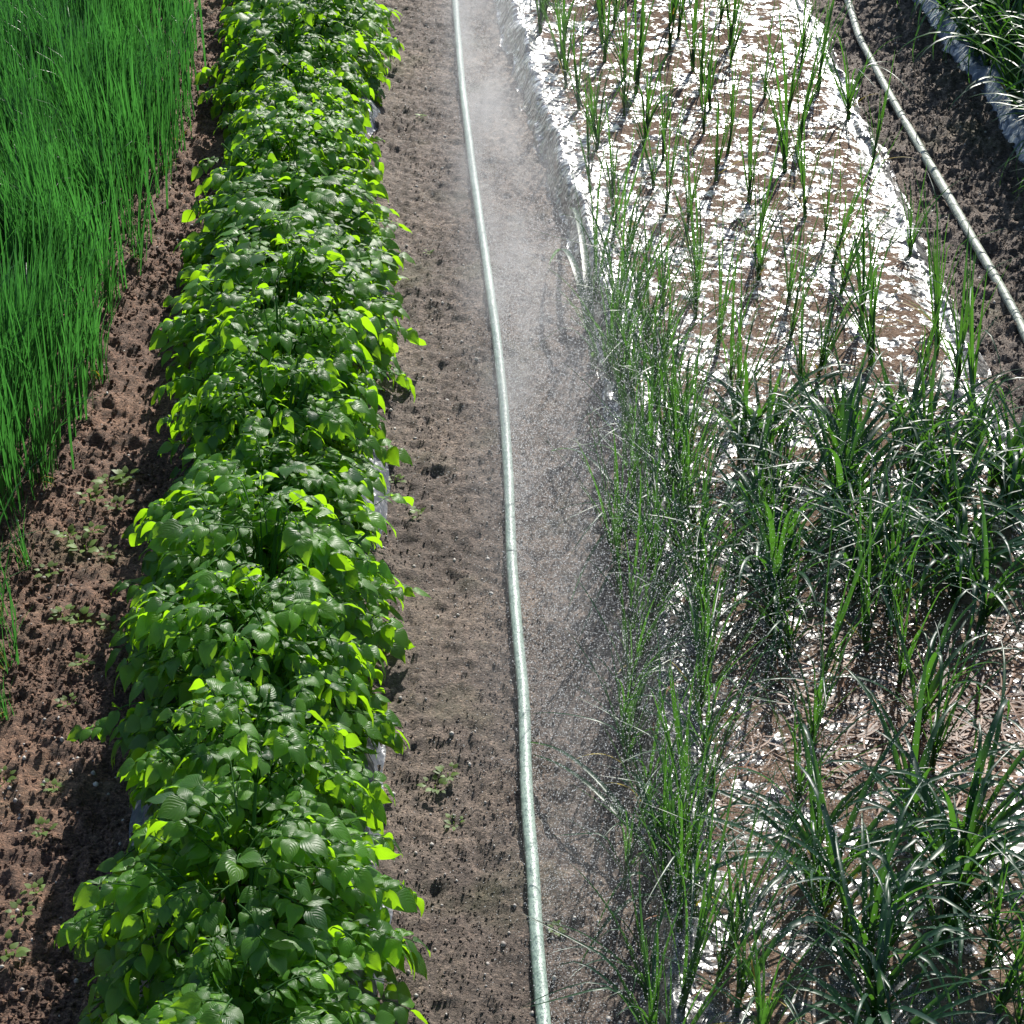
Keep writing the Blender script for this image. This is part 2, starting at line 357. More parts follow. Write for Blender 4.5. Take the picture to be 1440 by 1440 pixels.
def frame(d, up):
    d = d/np.linalg.norm(d); s = np.cross(d, up); s /= np.linalg.norm(s)+1e-9; u = np.cross(s, d)
    return s, d, u
LS = .66
def potato_meshes(rx, h, nleaf, rng):
    V, Fs, UV, RD, o = [], [], [], [], 0
    SV = []
    stems = []
    ns = 7
    for k in range(ns):
        a = 2*np.pi*k/ns+rng.uniform(-.4, .4); q = rng.uniform(.25, .8)
        tip = np.array([math.cos(a)*rx*q, math.sin(a)*rx*q, h*(.92-.3*q*q)])
        ts = np.linspace(0, 1, 8)[:, None]
        pts = np.array([0, 0, 0])*(1-ts)+tip*ts; pts[:, 2] = tip[2]*ts[:, 0]**.75
        pts[:, 0] += .03*math.cos(a)*ts[:, 0]; stems.append(pts); SV.append(tube(pts, np.linspace(.006, .003, 8), 5))
    def leaf(p, az, el, size, tone):
        nonlocal o
        L = .085*size; nseg = 8
        d = np.array([math.cos(az)*math.cos(el), math.sin(az)*math.cos(el), math.sin(el)])
        pts = [p]; e = el; roll = rng.uniform(-.35, .35)
        for s_ in range(nseg):
            e -= rng.uniform(.04, .17)
            d = np.array([math.cos(az)*math.cos(e), math.sin(az)*math.cos(e), math.sin(e)])
            pts.append(pts[-1]+d*L/nseg)
        pts = np.array(pts); SV.append(tube(pts, np.linspace(.0016, .0008, len(pts)), 4))
        def put(pos, dirv, sz):
            nonlocal o
            upv = np.array([-dirv[0]*dirv[2], -dirv[1]*dirv[2], 1-dirv[2]**2])+rng.normal(0, .38, 3)
            s, dd, u = frame(dirv, upv)
            droop = rng.uniform(.8, 2.0); wide = rng.uniform(.88, 1.15)
            T = LT*np.array([wide, 1, droop]); T[:, 2] += rng.uniform(.0, .25)*T[:, 1]
            P = pos+sz*(T[:, 0:1]*s+T[:, 1:2]*dd+T[:, 2:3]*u)
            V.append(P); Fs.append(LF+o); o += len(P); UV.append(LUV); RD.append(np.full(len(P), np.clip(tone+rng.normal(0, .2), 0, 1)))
        side = np.array([-math.sin(az), math.cos(az), 0])
        put(pts[-1], pts[-1]-pts[-2], LS*.070*size*rng.uniform(.85, 1.15))
        for (i_, sz, sp) in ((6, .058, .9), (4, .050, 1.05), (2, .036, 1.15)):
            if i_ == 2 and rng.random() < .3: continue
            dd = (pts[i_+1]-pts[i_-1]); dd /= np.linalg.norm(dd)
            for sg in (-1, 1):
                v = dd*math.cos(sp)+sg*side*math.sin(sp)+np.array([0, 0, rng.uniform(-.25, .12)])
                put(pts[i_]+v*.004, v/np.linalg.norm(v), LS*sz*size*rng.uniform(.7, 1.3))
    for k in range(nleaf):
        f = (k+.5)/nleaf
        q = math.sqrt(f) if k % 3 else rng.uniform(.1, 1)
        az = k*2.39996+rng.uniform(-.3, .3)
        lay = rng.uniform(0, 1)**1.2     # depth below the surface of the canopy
        rad = q*rx*.80*(1-.12*lay)*(rng.uniform(1.1, 1.4) if rng.random() < .08 else 1)
        z = h*(1-.68*q**2.1)*(1-.5*lay)-.02+rng.uniform(-.03, .03)+.03*math.sin(5*az+q*7)
        p = np.array([math.cos(az)*rad, math.sin(az)*rad, max(z, .05)])
        if math.hypot(p[0], p[1]) > .8*rx*.97 or k % 15 == 0:      # a side branch carries the leaf out from the middle of the plant
            ts = np.linspace(0, 1, 6)[:, None]; q0 = np.array([p[0]*.1, p[1]*.1, .04]); br = q0*(1-ts)+p*ts; br[:, 2] = q0[2]+(p[2]-q0[2])*ts[:, 0]**.7
            SV.append(tube(br, np.linspace(.0035, .0016, 6), 4))
        el = .65*(1-q)+.1+rng.uniform(-.35, .35)
        leaf(p, az+rng.uniform(-.7, .7), el, rng.uniform(.8, 1.15), .25+.5*(1-lay)*rng.random()+.15)  # deeper leaves get a darker tone, painting in the canopy's inner shade
    return (np.concatenate(V), np.concatenate(Fs), np.concatenate(UV), np.concatenate(RD)), merge(*SV)
def potato_proto(rx, h, nleaf, seed):
    (V, Fq, UV, RD), (SVv, SF, SR) = potato_meshes(rx, h, nleaf, np.random.default_rng(seed))
    root = empty('potato_plant')
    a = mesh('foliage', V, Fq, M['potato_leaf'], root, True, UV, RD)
    b = mesh('stem', SVv, SF, M['potato_stem'], root, True, None, SR)
    kids[root.name] = [a, b]
    return root
pot_protos = [potato_proto(.27, .335, 205, 100+i) for i in range(7)]
ORD = ['first', 'second', 'third', 'fourth', 'fifth', 'sixth', 'seventh', 'eighth', 'ninth', 'tenth', 'eleventh', 'twelfth', 'thirteenth', 'fourteenth', 'fifteenth', 'sixteenth', 'seventeenth', 'eighteenth', 'nineteenth', 'twentieth', '21st', '22nd', '23rd', '24th', '25th', '26th', '27th', '28th', '29th', '30th']
ys = []; y = 1.98
while y < 8.3:
    ys.append(y); y += random.uniform(.275, .335)
pot_items = []
for i, y in enumerate(ys):
    src = pot_protos[i % 7]
    o = src if i < 7 else copy_tree(src)
    l_, r_ = float(potL(y)), float(potR(y)); w_ = (r_-l_)/2
    cx = (l_+r_)/2+random.uniform(-.02, .02)
    s = w_/.288*random.uniform(.86, 1.08)
    hz = random.uniform(.80, 1.18)
    o.location = (cx, y, float(ground_h(np.array([cx]), np.array([y]), False)[0])-.01)
    o.rotation_euler = (R(random.uniform(-5, 5)), R(random.uniform(-5, 5)), random.uniform(0, 6.28)); o.scale = (s, s, hz)
    look = 'tall leafy' if hz > 1.03 else ('low leafy' if hz < .9 else 'dense leafy')
    tag(o, f'{look} potato plant with sunlit leaves, {ORD[i]} from the near end of its row', 'potato plant', 'potato plants growing in one row')

# ---------------------------------------------------------------- onion plants on the filmed bed
def onion_proto(kind, seed):
    global RNG
    RNG = np.random.default_rng(seed)
    if kind == 'thin':
        n_ = 8; az = U(0, 6.28, n_); th = U(.02, .26, n_); bd = U(.0, .5, n_); ln = U(.26, .50, n_); wd = U(.0045, .0085, n_); kink = None
        if RNG.random() < .5: kink = (U(.5, .9, n_), (RNG.random(n_) < .3)*U(.8, 1.8, n_))
    elif kind == 'bushy':
        n_ = 16; az = U(0, 6.28, n_); th = U(.08, .65, n_); bd = U(.4, 2.3, n_); ln = U(.28, .46, n_); wd = U(.010, .018, n_)
        kink = (U(.45, .85, n_), (RNG.random(n_) < .35)*U(.7, 1.5, n_))
    elif kind == 'spindly':
        n_ = 13; az = U(0, 6.28, n_); th = U(.05, .5, n_); bd = U(.1, 1.3, n_); ln = U(.24, .42, n_); wd = U(.0045, .008, n_)
        kink = (U(.45, .85, n_), (RNG.random(n_) < .3)*U(.7, 1.6, n_))
    else:  # sprawling
        n_ = 7; az = U(0, 6.28, n_); th = U(.5, 1.1, n_); bd = U(.4, 1.1, n_); ln = U(.25, .42, n_); wd = U(.006, .011, n_)
        kink = (U(.3, .8, n_), (RNG.random(n_) < .2)*U(.3, .6, n_))
    root = empty('onion_plant')
    base = np.stack([U(-.006, .006, n_), U(-.006, .006, n_), U(.02, .05, n_)], -1)
    V, Fq, rn = blades(base, az, th, bd, ln, wd, 12, 1.7, .5, kink, .8)
    V[:, 2] = np.maximum(V[:, 2], .004+.002*RNG.random(len(V)))
    a = mesh('foliage', V, Fq, M['onion_leaf'], root, True, None, rn)
    sv = tube([(0, 0, -.01), (0, 0, .02), (.001, 0, .06), (.002, .001, .09)], [.006, .0065, .005, .003] if kind != 'bushy' else [.009, .0095, .008, .005], 8)
    b = mesh('stem', *sv[:2], M['young_leaf'], root, True, None, sv[2])
    ks = [a, b]
    if RNG.random() < .45:
        V, Fq, rn = blades(np.array([[0, 0, .03]]), U(0, 6.28, 1), U(.3, 1.1, 1), U(.6, 1.2, 1), U(.12, .22, 1), U(.005, .008, 1), 10)
        V[:, 2] = np.maximum(V[:, 2], .004)
        ks.append(mesh('withered_leaf', V, Fq, M['yellow_leaf'] if RNG.random() < .6 else M['dry_leaf'], root, True, None, rn))
    kids[root.name] = ks
    return root
protos = {k: [onion_proto(k, 200+40*j+i) for i in range(n_)] for j, (k, n_) in enumerate((('thin', 9), ('bushy', 9), ('spindly', 10), ('sprawling', 5)))}
used = set()
def place_onion(kind, x, y, s, rz, tilt=(0, 0), which=None):
    ps = protos[kind]; src = ps[random.randrange(len(ps)) if which is None else which]
    if src.name not in used: used.add(src.name); o = src
    else: o = copy_tree(src)
    z = float(ground_h(np.array([x]), np.array([y]), False)[0])+.006
    o.location = (x, y, z); o.rotation_euler = (tilt[0], tilt[1], rz); o.scale = (s, s, s)
    return o
rr = random.Random(11)
lanes = ['outermost left', 'leftmost', 'second', 'middle', 'fourth', 'rightmost']
lane_f = [-.04, .08, .28, .50, .72, .93]
adj = {'thin': 'thin upright', 'bushy': 'thick leaved bushy', 'spindly': 'spindly many leaved', 'sprawling': 'flopped'}
for li, (lname, lf_) in enumerate(zip(lanes, lane_f)):
    recs = []
    y = 7.9-rr.uniform(0, .2)
    if li == 0: y = 4.75
    while y > 2.0:
        t = lf_+rr.uniform(-.05, .05)
        l_, r_ = float(bedL(y)), float(bedR(y)); r_ = min(r_, l_+1.08)
        x = l_+.03+(r_-l_-.06)*t
        if y > 4.0:      # far sparse part
            kind = 'thin' if rr.random() < .8 else 'spindly'; step = rr.uniform(.13, .22) if li < 4 else rr.uniform(.15, .26); s = rr.uniform(.75, 1.15)
            if rr.random() < .10: y -= step; continue
            if li == 5 and rr.random() < .4: y -= step; continue
        elif y > 3.12:
            kind = rr.choice(['bushy', 'bushy', 'bushy', 'spindly']) if li > 1 else 'spindly'; step = rr.uniform(.05, .08); s = rr.uniform(.75, 1.0)
        elif y > 2.6:
            kind = rr.choice(['spindly', 'bushy', 'thin']); step = rr.uniform(.11, .18); s = rr.uniform(.75, .95)
            if li >= 4: y -= step; continue
            if li == 3 and rr.random() < .6: y -= step; continue
        else:
            kind = rr.choice(['bushy', 'bushy', 'spindly']); step = rr.uniform(.055, .09); s = rr.uniform(.75, 1.0)
        if li <= 1 and y < 5.0: step = min(step, rr.uniform(.07, .12)); kind = rr.choice(['spindly', 'spindly', 'spindly', 'thin'])
        recs.append((kind, x, y, s)); y -= step
    for k, (kind, x, y, s) in enumerate(recs):
        # the near plants lean away from the spray; the far ones stand
        lean = (rr.uniform(-.12, .12), rr.uniform(-.14, .14))
        o = place_onion(kind, x, y, s, rr.uniform(0, 6.28), lean)
        nth = ORD[k] if k < 30 else f'{k+1}th'
        if k >= 30: nth = f'{k+1}' + {1: 'st', 2: 'nd', 3: 'rd'}.get((k+1) % 10, 'th')
        tag(o, f'{adj[kind]} onion, {nth} from the far end in the {lname} lane', 'onion plant', 'onion plants standing in the filmed bed')

# bed in the top right corner, whose plants shade the furrow
rr2 = random.Random(5)
k = 0
for (f_, y0) in ((.03, 7.9), (.13, 7.8), (.25, 7.9)):
    y = y0; k = 0
    while y > 4.2:
        x = float(bed2L(y))+f_+rr2.uniform(-.03, .03)
        o = place_onion('bushy', x, y, rr2.uniform(1.0, 1.3), rr2.uniform(0, 6.28), (rr2.uniform(-.1, .1), -.1+rr2.uniform(-.1, .1)))
        k += 1
        side = {.03: 'outer', .13: 'second', .25: 'inner'}[f_]; nth = ORD[k-1] if k <= 30 else f'{k}' + {1: 'st', 2: 'nd', 3: 'rd'}.get(k % 10, 'th')
        tag(o, f'lush onion, {nth} from the far end in the {side} row of the corner bed', 'onion plant', 'onion plants in the top right corner bed')
        y -= rr2.uniform(.08, .12)

for ps in protos.values():
    for p in ps:
        if p.name not in used:
            for c_ in kids[p.name]: bpy.data.objects.remove(c_)
            bpy.data.objects.remove(p)
# long leaves lying out over the path from the near edge of the bed
def hero(name_label, base_px, tips, width, mat='onion_leaf'):
    bx, by = gp(*base_px); root = empty('onion_plant', (bx, by, .02))
    for (tx, ty, hh) in tips:
        ex, ey = gp(tx, ty, .01); p0 = np.array([0, 0, .0]); p2 = np.array([ex-bx, ey-by, 0]); p1 = (p0+p2)/2+np.array([0, 0, hh*2])
        ts = np.linspace(0, 1, 16)[:, None]; P = (1-ts)**2*p0+2*ts*(1-ts)*p1+ts**2*p2
        T = np.gradient(P, axis=0); T /= np.linalg.norm(T, axis=1)[:, None]; sd = np.cross(T, [0, 0, 1.]); sd /= np.linalg.norm(sd, axis=1)[:, None]
        wp = (width*np.minimum(1, (1-ts)**.5*1.2)*.5+.0004); V = np.stack([P-sd*wp+[0, 0, .003], P, P+sd*wp+[0, 0, .003]], 1).reshape(-1, 3)
        I = np.arange(48).reshape(16, 3); Fq = np.stack([I[:-1, :-1], I[:-1, 1:], I[1:, 1:], I[1:, :-1]], -1).reshape(-1, 4)
        mesh('leaf', V, Fq, M[mat], root, True, None, np.full(48, .6))
    sv = tube([(0, 0, -.02), (0, 0, .01), (-.004, 0, .03)], [.008, .008, .005], 8); mesh('stem', sv[0], sv[1], M['young_leaf'], root, True, None, sv[2])
    tag(root, name_label, 'onion plant', 'onion plants sprawling onto the path')
hero('onion whose long arching leaves reach over the path to the pale hose', (925, 1235), [(745, 1050, .07), (750, 1068, .05), (870, 1105, .10)], .011)
hero('onion with grey leaves bent down onto the path near the bottom of the photo', (930, 1275), [(815, 1365, .06), (840, 1310, .09)], .008)
hero('onion with one broad leaf leaning left over the path beside the spray', (835, 520), [(772, 378, .16), (800, 300, .14)], .020)
hero('onion with pale curved leaves hooking over the path halfway down', (905, 780), [(775, 640, .09), (800, 860, .12), (815, 905, .06)], .009)

# ---------------------------------------------------------------- dense young onion bed on the left
RNG = np.random.default_rng(42)
N = 30000
Yb = RNG.uniform(2.9, 8.6, N*2); Xb = chiveE(Yb)-RNG.random(N*2)*1.75+.04+RNG.normal(0, .03, N*2)*(RNG.random(N*2) < .5)
# sown in drills, so the density is streaky; clumps leave dark gaps
dens = .12+.88*sstep(.38, .56, fbm(Xb*15, Yb*7, 88, 2))
edge_d = chiveE(Yb)-Xb
dens *= np.where(edge_d < .10, .45, 1)
vis = Xb > -.278*(Yb+.6)-.05-.2      # only what the field of view and a step aside can show
keep = (RNG.random(N*2) < dens) & vis
Xb, Yb = Xb[keep], Yb[keep]; n_ = len(Xb)
Zb = ground_h(Xb, Yb, False)
cl = fbm(Xb*9, Yb*9, 21, 2)
az = 6.28*fbm(Xb*3, Yb*3, 12, 2)*2+U(-1.2, 1.2, n_)
V, Fq, rn = blades(np.stack([Xb, Yb, Zb], -1), az, U(.0, .22, n_), U(-.05, .55, n_)+(RNG.random(n_) < .10)*U(.4, 1.4, n_), U(.22, .40, n_)*(.7+.6*cl), U(.0042, .0075, n_), 6, 1.8, .5)
tag(mesh('young_onion_bed', V, Fq, M['chive_leaf'], None, True, None, rn), 'dense bright green bed of thin young onion blades on the left', 'onion seedlings', None, 'stuff')
# separate tufts that stand clear of the bed
def tuft_proto(seed):
    global RNG
    RNG = np.random.default_rng(seed); n_ = 16
    root = empty('onion_tuft')
    V, Fq, rn = blades(np.stack([U(-.03, .03, n_), U(-.03, .03, n_), np.zeros(n_)], -1), U(0, 6.28, n_), U(.02, .3, n_), U(0, .6, n_), U(.14, .32, n_), U(.003, .0055, n_), 8, 1.7, .5)
    a = mesh('foliage', V, Fq, M['chive_leaf'], root, True, None, rn)
    V, Fq, rn = blades(np.stack([U(-.02, .02, 3), U(-.02, .02, 3), np.full(3, .01)], -1), U(0, 6.28, 3), U(.5, 1.2, 3), U(.4, 1, 3), U(.06, .14, 3), U(.003, .005, 3), 8)
    V[:, 2] = np.maximum(V[:, 2], .003)
    b = mesh('withered_leaf', V, Fq, M['yellow_leaf'], root, True, None, rn)
    kids[root.name] = [a, b]; return root
tp_ = [tuft_proto(900+i) for i in range(4)]
for i, (px, py, s, where) in enumerate([(246, 205, .9, 'small tuft nearest the potato leaves'), (232, 250, .8, 'yellowing tuft where the bed narrows'), (196, 372, .8, 'short tuft by the dark gap'), (118, 500, 1.0, 'tall tuft standing clear of the bed edge'), (138, 540, .9, 'tuft farthest out on the soil halfway down'), (60, 690, .8, 'leaning tuft at the lower corner of the bed'), (38, 800, .55, 'thin low tuft below the bed'), (5, 880, .85, 'pale tuft at the left margin of the photo'), (12, 940, .75, 'sparse tuft at the left margin, lower of two'), (10, 1010, .5, 'tiny tuft lowest on the left margin')]):
    o = tp_[i] if i < 4 else copy_tree(tp_[i % 4])
    x, y = gp(px, py); o.location = (x, y, float(ground_h(np.array([x]), np.array([y]), False)[0])); o.scale = (s, s, s); o.rotation_euler = (0, 0, i*1.3)
    tag(o, 'young onion ' + where, 'onion tuft', 'young onion tufts along the left soil strip')

# ---------------------------------------------------------------- weeds
def weed_proto(seed):
    r_ = np.random.default_rng(seed); V, Fs, UV, RD, o = [], [], [], [], 0
    for k in range(9):
        a = k*2.4; el = r_.uniform(.1, .7); d_ = np.array([math.cos(a)*math.cos(el), math.sin(a)*math.cos(el), math.sin(el)])
        s, dd, u = frame(d_, np.array([0, 0, 1.])); sz = r_.uniform(.010, .020)
        P = d_*r_.uniform(.006, .02)+np.array([0, 0, .006])+sz*(LT[:, 0:1]*s+LT[:, 1:2]*dd+LT[:, 2:3]*u*.6)
        V.append(P); Fs.append(LF+o); o += len(P); UV.append(LUV); RD.append(np.full(len(P), r_.random()))
    root = empty('weed_seedling'); a = mesh('foliage', np.concatenate(V), np.concatenate(Fs), M['weed_leaf'], root, True, np.concatenate(UV), np.concatenate(RD))
    sv = tube([(0, 0, -.004), (0, 0, .012)], [.0014, .001], 5); b = mesh('stem', sv[0], sv[1], M['weed_leaf'], root, True, None, sv[2])
    kids[root.name] = [a, b]; return root
wp_ = [weed_proto(50+i) for i in range(4)]
weeds = [(150, 675, 1.3), (128, 700, 1.1), (165, 712, 1.), (95, 750, 1.), (118, 762, 1.2), (150, 770, .9), (70, 808, .9), (130, 745, .8), (110, 868, 1.), (155, 880, 1.), (88, 865, .9), (115, 935, .8), (75, 1105, .7), (10, 1345, 1.2), (30, 1285, .8), (50, 1250, .7), (60, 1165, .8), (95, 990, .7), (5, 1095, .8), (175, 668, 1.1),
         (592, 163, .7), (603, 352, .5), (556, 675, .7), (588, 720, .7), (630, 1090, .8), (638, 1145, .7), (612, 1105, .8), (780, 1305, .6)]
for i, (px, py, s) in enumerate(weeds):
    o = wp_[i] if i < 4 else copy_tree(wp_[i % 4])
    x, y = gp(px, py, .01); o.location = (x, y, float(ground_h(np.array([x]), np.array([y]))[0])+.002); o.scale = (s*1.2,)*3; o.rotation_euler = (0, 0, i*.9)
    grp = weeds[:20] if i < 20 else weeds[20:]; j = sorted(w_[1] for w_ in grp).index(py)
    strip = 'left soil strip' if i < 20 else 'path beside the hose'
    tag(o, f'tiny green weed seedling, {ORD[j]} from the top on the {strip}', 'weed', f'weed seedlings on the {strip}')

# ---------------------------------------------------------------- hoses
def hose(name_label, Xf, y0, y1, r0, mat, seed, rings):
    Y = np.arange(y0, y1, .02); X = Xf(Y); k_ = np.ones(9)/9
    X = np.convolve(np.pad(X, 4, mode='edge'), k_, 'valid')
    Z = ground_h(X, Y, False)+r0*.9+.004+.004*(fbm(Y*2, Y*0, seed, 2)-.5)
    pts = np.stack([X, Y, Z], -1); kk = 14
    T = np.gradient(pts, axis=0); T /= np.linalg.norm(T, axis=1)[:, None]
    a = np.cross(T, [0, 0, 1.]); a /= np.linalg.norm(a, axis=1)[:, None]; b = np.cross(a, T)
    ph = np.linspace(0, 2*np.pi, kk, endpoint=False)
    # limp thin-walled tube: its flattening changes slowly along its length
    fl = .86+.16*fbm(Y*3, Y*0+2, seed+1, 2); ro = (fbm(Y*1.6, Y*0, seed+2, 3)-.5)*2.4
    ang = ph[None, :]+0*Y[:, None]
    rad_a = r0*(1.02+.10*np.cos(2*(ang-ro[:, None]))); lum = 0*np.sin(Y*160)[:, None]
    V = pts[:, None]+(np.cos(ang)*(rad_a+lum))[..., None]*a[:, None]+(np.sin(ang)*(rad_a+lum)*fl[:, None])[..., None]*b[:, None]
    I = np.arange(len(Y)*kk).reshape(len(Y), kk); J = np.roll(I, -1, 1)
    Fq = np.stack([I[:-1], J[:-1], J[1:], I[1:]], -1).reshape(-1, 4)
    root = empty('irrigation_hose', (0, 0, 0)); mesh('tube', V.reshape(-1, 3), Fq, mat, root)
    for yy in rings:
        i_ = int((yy-y0)/.02); i_ = max(2, min(len(Y)-3, i_)); P = pts[i_]; d_ = T[i_]
        q = np.array([P-d_*.010, P-d_*.008, P+d_*.008, P+d_*.010]); sv = tube(q, [r0*1.02, r0*1.09, r0*1.09, r0*1.02], 16)
        mesh('joint_ring', sv[0], sv[1], mat, root, True)
    tag(root, name_label, 'hose')
    return pts
jy = gp(719, 775)[1]
hpts = hose('pale green perforated irrigation hose misting water along the middle path', hoseX, 1.7, 9, .0110, M['hose'], 3, [jy])
hose('dusty grey green irrigation hose lying in the shaded furrow on the right', hose2X, 3.6, 9, .0132, M['hose_old'], 8, [gp(1318, 245)[1]])

# ---------------------------------------------------------------- clods, pebbles, litter
def ico():
    t = (1+5**.5)/2
    v = np.array([(-1, t, 0), (1, t, 0), (-1, -t, 0), (1, -t, 0), (0, -1, t), (0, 1, t), (0, -1, -t), (0, 1, -t), (t, 0, -1), (t, 0, 1), (-t, 0, -1), (-t, 0, 1)], float); v /= np.linalg.norm(v[0])
    f = np.array([(0, 11, 5), (0, 5, 1), (0, 1, 7), (0, 7, 10), (0, 10, 11), (1, 5, 9), (5, 11, 4), (11, 10, 2), (10, 7, 6), (7, 1, 8), (3, 9, 4), (3, 4, 2), (3, 2, 6), (3, 6, 8), (3, 8, 9), (4, 9, 5), (2, 4, 11), (6, 2, 10), (8, 6, 7), (9, 8, 1)])
    return v, f
IV, IF = ico()
def lumps(X, Y, Z, s, jag=.35):
    n_ = len(X); v = IV[None]*(1+RNG.uniform(-jag, jag, (n_, 12, 1)))*s[:, None, None]*RNG.uniform(.7, 1.3, (n_, 1, 3))
    v = v+np.stack([X, Y, Z], -1)[:, None]
    return v.reshape(-1, 3), (IF[None]+12*np.arange(n_)[:, None, None]).reshape(-1, 3)
RNG = np.random.default_rng(77)
N = 380000
Y = 2.0+6.2*RNG.random(N)**1.15; X = RNG.uniform(-.32, .34, N)*(Y+.9)+.05
ok = (X > chiveE(Y)-.1) & ((X < bedL(Y)-.0) | (X > bedR(Y)+.02)) & (np.abs(X-potC(Y)) > .15) & (RNG.random(N) < .25+.75*sstep(.25, .6, fbm(X*5, Y*5, 64, 2)))
X, Y = X[ok], Y[ok]; s = np.where(X < -.5, 1.25, 1)*(.0010+.0042*RNG.random(len(X))**4)
mid = np.abs(X-hoseX(Y)) < .42; s = np.where(mid, s*.52, s)
v, f = lumps(X, Y, ground_h(X, Y)+s*.3, s)
tag(mesh('soil_crumbs', v, f, M['soil'], None, False), 'loose brown soil crumbs on the paths', 'soil', None, 'stuff')
N = 4500
Y = 2.0+6.2*RNG.random(N)**1.2; X = RNG.uniform(-.3, .32, N)*(Y+.9)+.05
ok = (X > chiveE(Y)) & ((X < bedL(Y)) | (X > bedR(Y)+.02)); X, Y = X[ok], Y[ok]; s = .0018+.004*RNG.random(len(X))**3
v, f = lumps(X, Y, ground_h(X, Y)+s*.4, s, .15)
tag(mesh('pebbles', v, f, M['pebble'], None, True), 'tiny pale stones scattered on the soil', 'gravel', None, 'stuff')
# withered leaves lying on the near film
def litter(name, n_, cx, cyv, sx, sy_, mat, wmin, wmax, lmax, label):
    X = RNG.normal(cx, sx, n_); Y = RNG.normal(cyv, sy_, n_); ok = X > bedL(Y)+.05; X, Y = X[ok], Y[ok]; n_ = len(X)
    V, Fq, rn = blades(np.stack([X, Y, np.zeros(n_)], -1), RNG.choice([0, math.pi], n_)+RNG.normal(0, .7, n_), np.full(n_, R(88)), U(-.1, .1, n_), U(.06, lmax, n_), U(wmin, wmax, n_), 10, 1, .4, None, 2.2)
    V[:, 2] = V[:, 2]*.4+ground_h(V[:, 0], V[:, 1], False)+.028+.022*fbm(V[:, 0]*14, V[:, 1]*14, 5, 2)
    tag(mesh(name, V, Fq, M[mat], None, True, None, rn), label, 'dry leaves', None, 'stuff')
lx, ly = gp(1330, 1060)
litter('withered_leaf_litter', 260, lx, ly, .17, .13, 'dry_leaf', .0025, .008, .24, 'tangle of withered brown onion leaves lying on the near right film')
lx, ly = gp(1200, 1000)
litter('withered_leaf_litter', 120, lx, ly-.1, .25, .3, 'dry_leaf', .002, .006, .2, 'scattered brown onion leaves on the film under the near plants')

# ---------------------------------------------------------------- spray from the hose
RNG = np.random.default_rng(5)
def spray(N, vlo, vhi, alo, ahi, yfun, smin, smax, hole=.0, drift=.0):
    Yh = yfun(N); 
    if hole: Yh = np.round(Yh/hole)*hole+RNG.normal(0, .004, N)
    Xh = np.interp(Yh, hpts[:, 1], hpts[:, 0]); v_ = U(vlo, vhi, N); a = RNG.normal((alo+ahi)/2, (ahi-alo)/2, N)
    along = RNG.normal(0, .10, N)
    vx = v_*np.sin(a); vz = v_*np.cos(a); T_ = 2*vz/9.81
    t = T_*RNG.random(N)
    x = Xh+vx*t+drift*t*t; z = .03+vz*t-4.9*t*t; y_ = Yh+along*v_*t
    s = smin+(smax-smin)*RNG.random(N)**3
    return x, y_, z, s
OV = np.array([(1, 0, 0), (-1, 0, 0), (0, 1, 0), (0, -1, 0), (0, 0, 1), (0, 0, -1)], float)
OF = np.array([(0, 2, 4), (2, 1, 4), (1, 3, 4), (3, 0, 4), (2, 0, 5), (1, 2, 5), (3, 1, 5), (0, 3, 5)])
def drops(x, y_, z, s):
    n_ = len(x); v = OV[None]*s[:, None, None]+np.stack([x, y_, z], -1)[:, None]
    return v.reshape(-1, 3), (OF[None]+6*np.arange(n_)[:, None, None]).reshape(-1, 3)
parts = []
# fine mist hugging the hose, drifting to the right
parts.append(spray(110000, .5, 2.4, R(-4), R(30), lambda n: 3.4+5.0*RNG.random(n)**.75, .0004, .0009, .0, 1.6))
# visible jets
parts.append(spray(40000, 1.4, 2.6, R(-12), R(30), lambda n: 2.1+6*RNG.random(n), .0005, .0012, .16, 1.0))
# coarse drops flung over the near edge of the onion bed
def yn(n): return RNG.uniform(2.0, 4.9, n)
xx = spray(110000, 2.0, 3.3, R(12), R(38), yn, .0005, .0014, .0, 1.2); parts.append(xx)
P = [np.concatenate([p[i] for p in parts]) for i in range(4)]
v, f = drops(*P)
tag(mesh('water_spray', v, f, M['drop'], None, True), 'fine backlit water droplets drifting from the hose toward the onions', 'water spray', None, 'stuff')

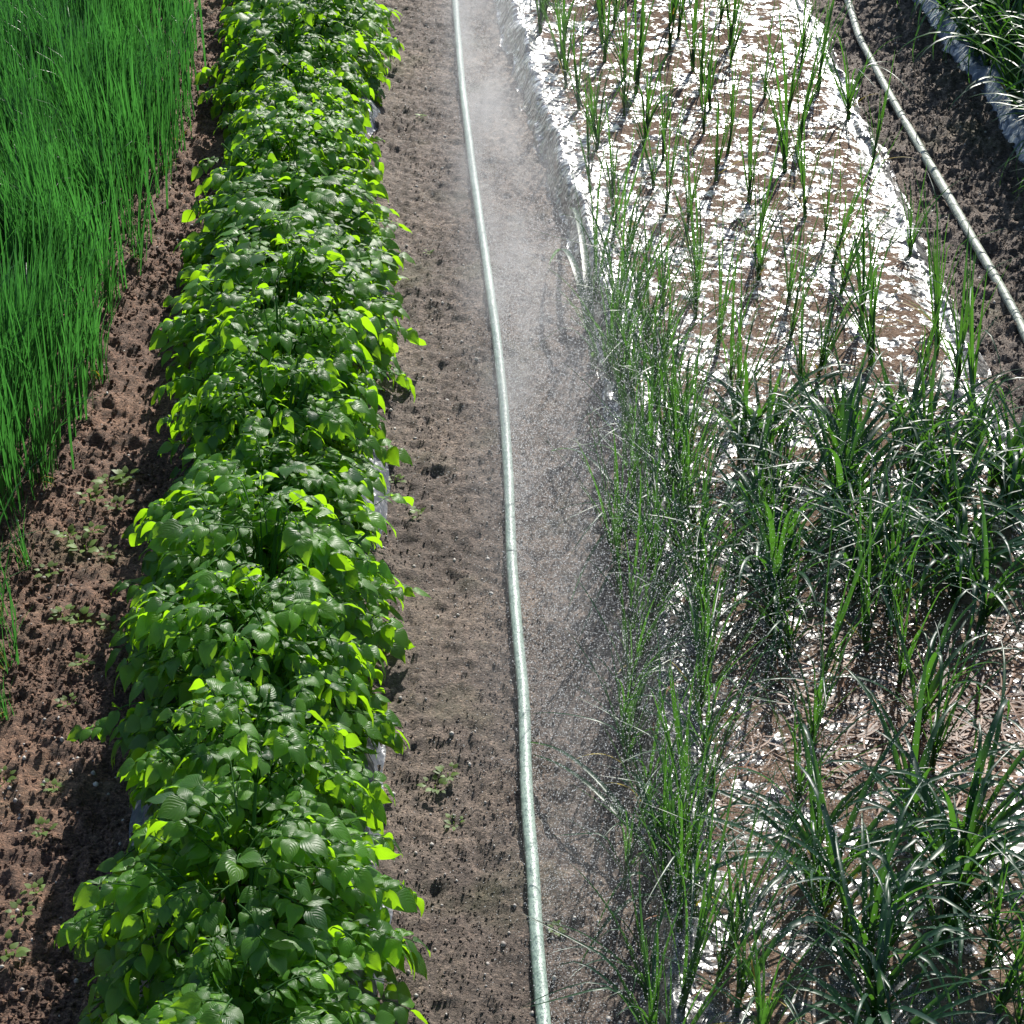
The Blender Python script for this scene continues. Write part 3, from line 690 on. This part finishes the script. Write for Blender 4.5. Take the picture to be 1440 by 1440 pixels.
def mist():
    """thin drifting mist beside the hose: density falls off away from the jets"""
    Yp = np.linspace(1.9, 8.4, 60); Xp = np.interp(Yp, hpts[:, 1], hpts[:, 0]); c = np.polyfit(Yp, Xp, 3)
    k = 16; ph = np.linspace(0, 2*np.pi, k, endpoint=False)
    V = np.stack([Xp[:, None]+.26+.46*np.cos(ph)[None], Yp[:, None]+0*ph[None], .17+.0*Yp[:, None]+.24*np.sin(ph)[None]], -1).reshape(-1, 3)
    V[:, 2] = np.maximum(V[:, 2], -.05)
    I = np.arange(60*k).reshape(60, k); J = np.roll(I, -1, 1)
    Fq = np.stack([I[:-1], I[1:], J[1:], J[:-1]], -1).reshape(-1, 4)
    caps = []
    for row in (I[0], I[-1]):
        for q in range(0, k//2-1): caps.append((row[q], row[q+1], row[k-2-q], row[k-1-q]))
    Fq = np.concatenate([Fq, np.array(caps)])
    m, n, l = newmat('mist'); geo = n.new('ShaderNodeNewGeometry'); P = geo.outputs['Position']; sp = n.new('ShaderNodeSeparateXYZ'); l.new(P, sp.inputs[0])
    def mth(op, a, b=None, c_=None, clamp=False):
        x = node(n, 'ShaderNodeMath', operation=op, use_clamp=clamp)
        for i_, q in enumerate((a, b, c_)):
            if q is None: continue
            if isinstance(q, (int, float)): x.inputs[i_].default_value = float(q)
            else: l.new(q, x.inputs[i_])
        return x.outputs[0]
    Y_ = sp.outputs[1]
    p = mth('MULTIPLY_ADD', Y_, c[0], c[1]); p = mth('MULTIPLY_ADD', p, Y_, c[2]); p = mth('MULTIPLY_ADD', p, Y_, c[3])
    dx = mth('SUBTRACT', sp.outputs[0], p)
    # wedge of mist opening up and to the right of the hose
    u = mth('SUBTRACT', dx, mth('MULTIPLY', sp.outputs[2], .35)); g = mth('DIVIDE', mth('SUBTRACT', u, .03), .12); g = mth('MULTIPLY', g, g); g = mth('POWER', 2.718, mth('MULTIPLY', g, -1.0))
    g2 = mth('DIVIDE', mth('SUBTRACT', dx, .30), .20); g2 = mth('POWER', 2.718, mth('MULTIPLY', mth('MULTIPLY', g2, g2), -1.0)); g = mth('MULTIPLY_ADD', g2, .07, g)
    zf = mth('SUBTRACT', 1.0, mth('DIVIDE', sp.outputs[2], .40), clamp=True)
    yf = mth('MULTIPLY', mth('MULTIPLY', mth('SUBTRACT', Y_, 1.9), .30, clamp=True), mth('MULTIPLY_ADD', Y_, -.07, 1.2))
    mp = n.new('ShaderNodeMapping'); l.new(P, mp.inputs[0]); mp.inputs['Scale'].default_value = (5, 3.2, 3)
    nn = noise(n, l, 1.4, 3, .6, mp.outputs[0]); nf = mth('MULTIPLY', mth('SUBTRACT', nn.outputs[0], .40), 4.5, clamp=True)
    d_ = mth('MULTIPLY', mth('MULTIPLY', g, zf), mth('MULTIPLY', yf, nf)); d_ = mth('MULTIPLY', d_, 2.7)
    vs = n.new('ShaderNodeVolumePrincipled'); vs.inputs['Color'].default_value = (.97, .98, 1, 1); vs.inputs['Anisotropy'].default_value = .35; l.new(d_, vs.inputs['Density'])
    out = n.new('ShaderNodeOutputMaterial'); l.new(vs.outputs[0], out.inputs['Volume'])
    m.cycles.homogeneous_volume = False
    tag(mesh('mist', V, Fq, m, None, True), 'soft white mist hanging just right of the hose', 'mist', None, 'stuff')
mist()
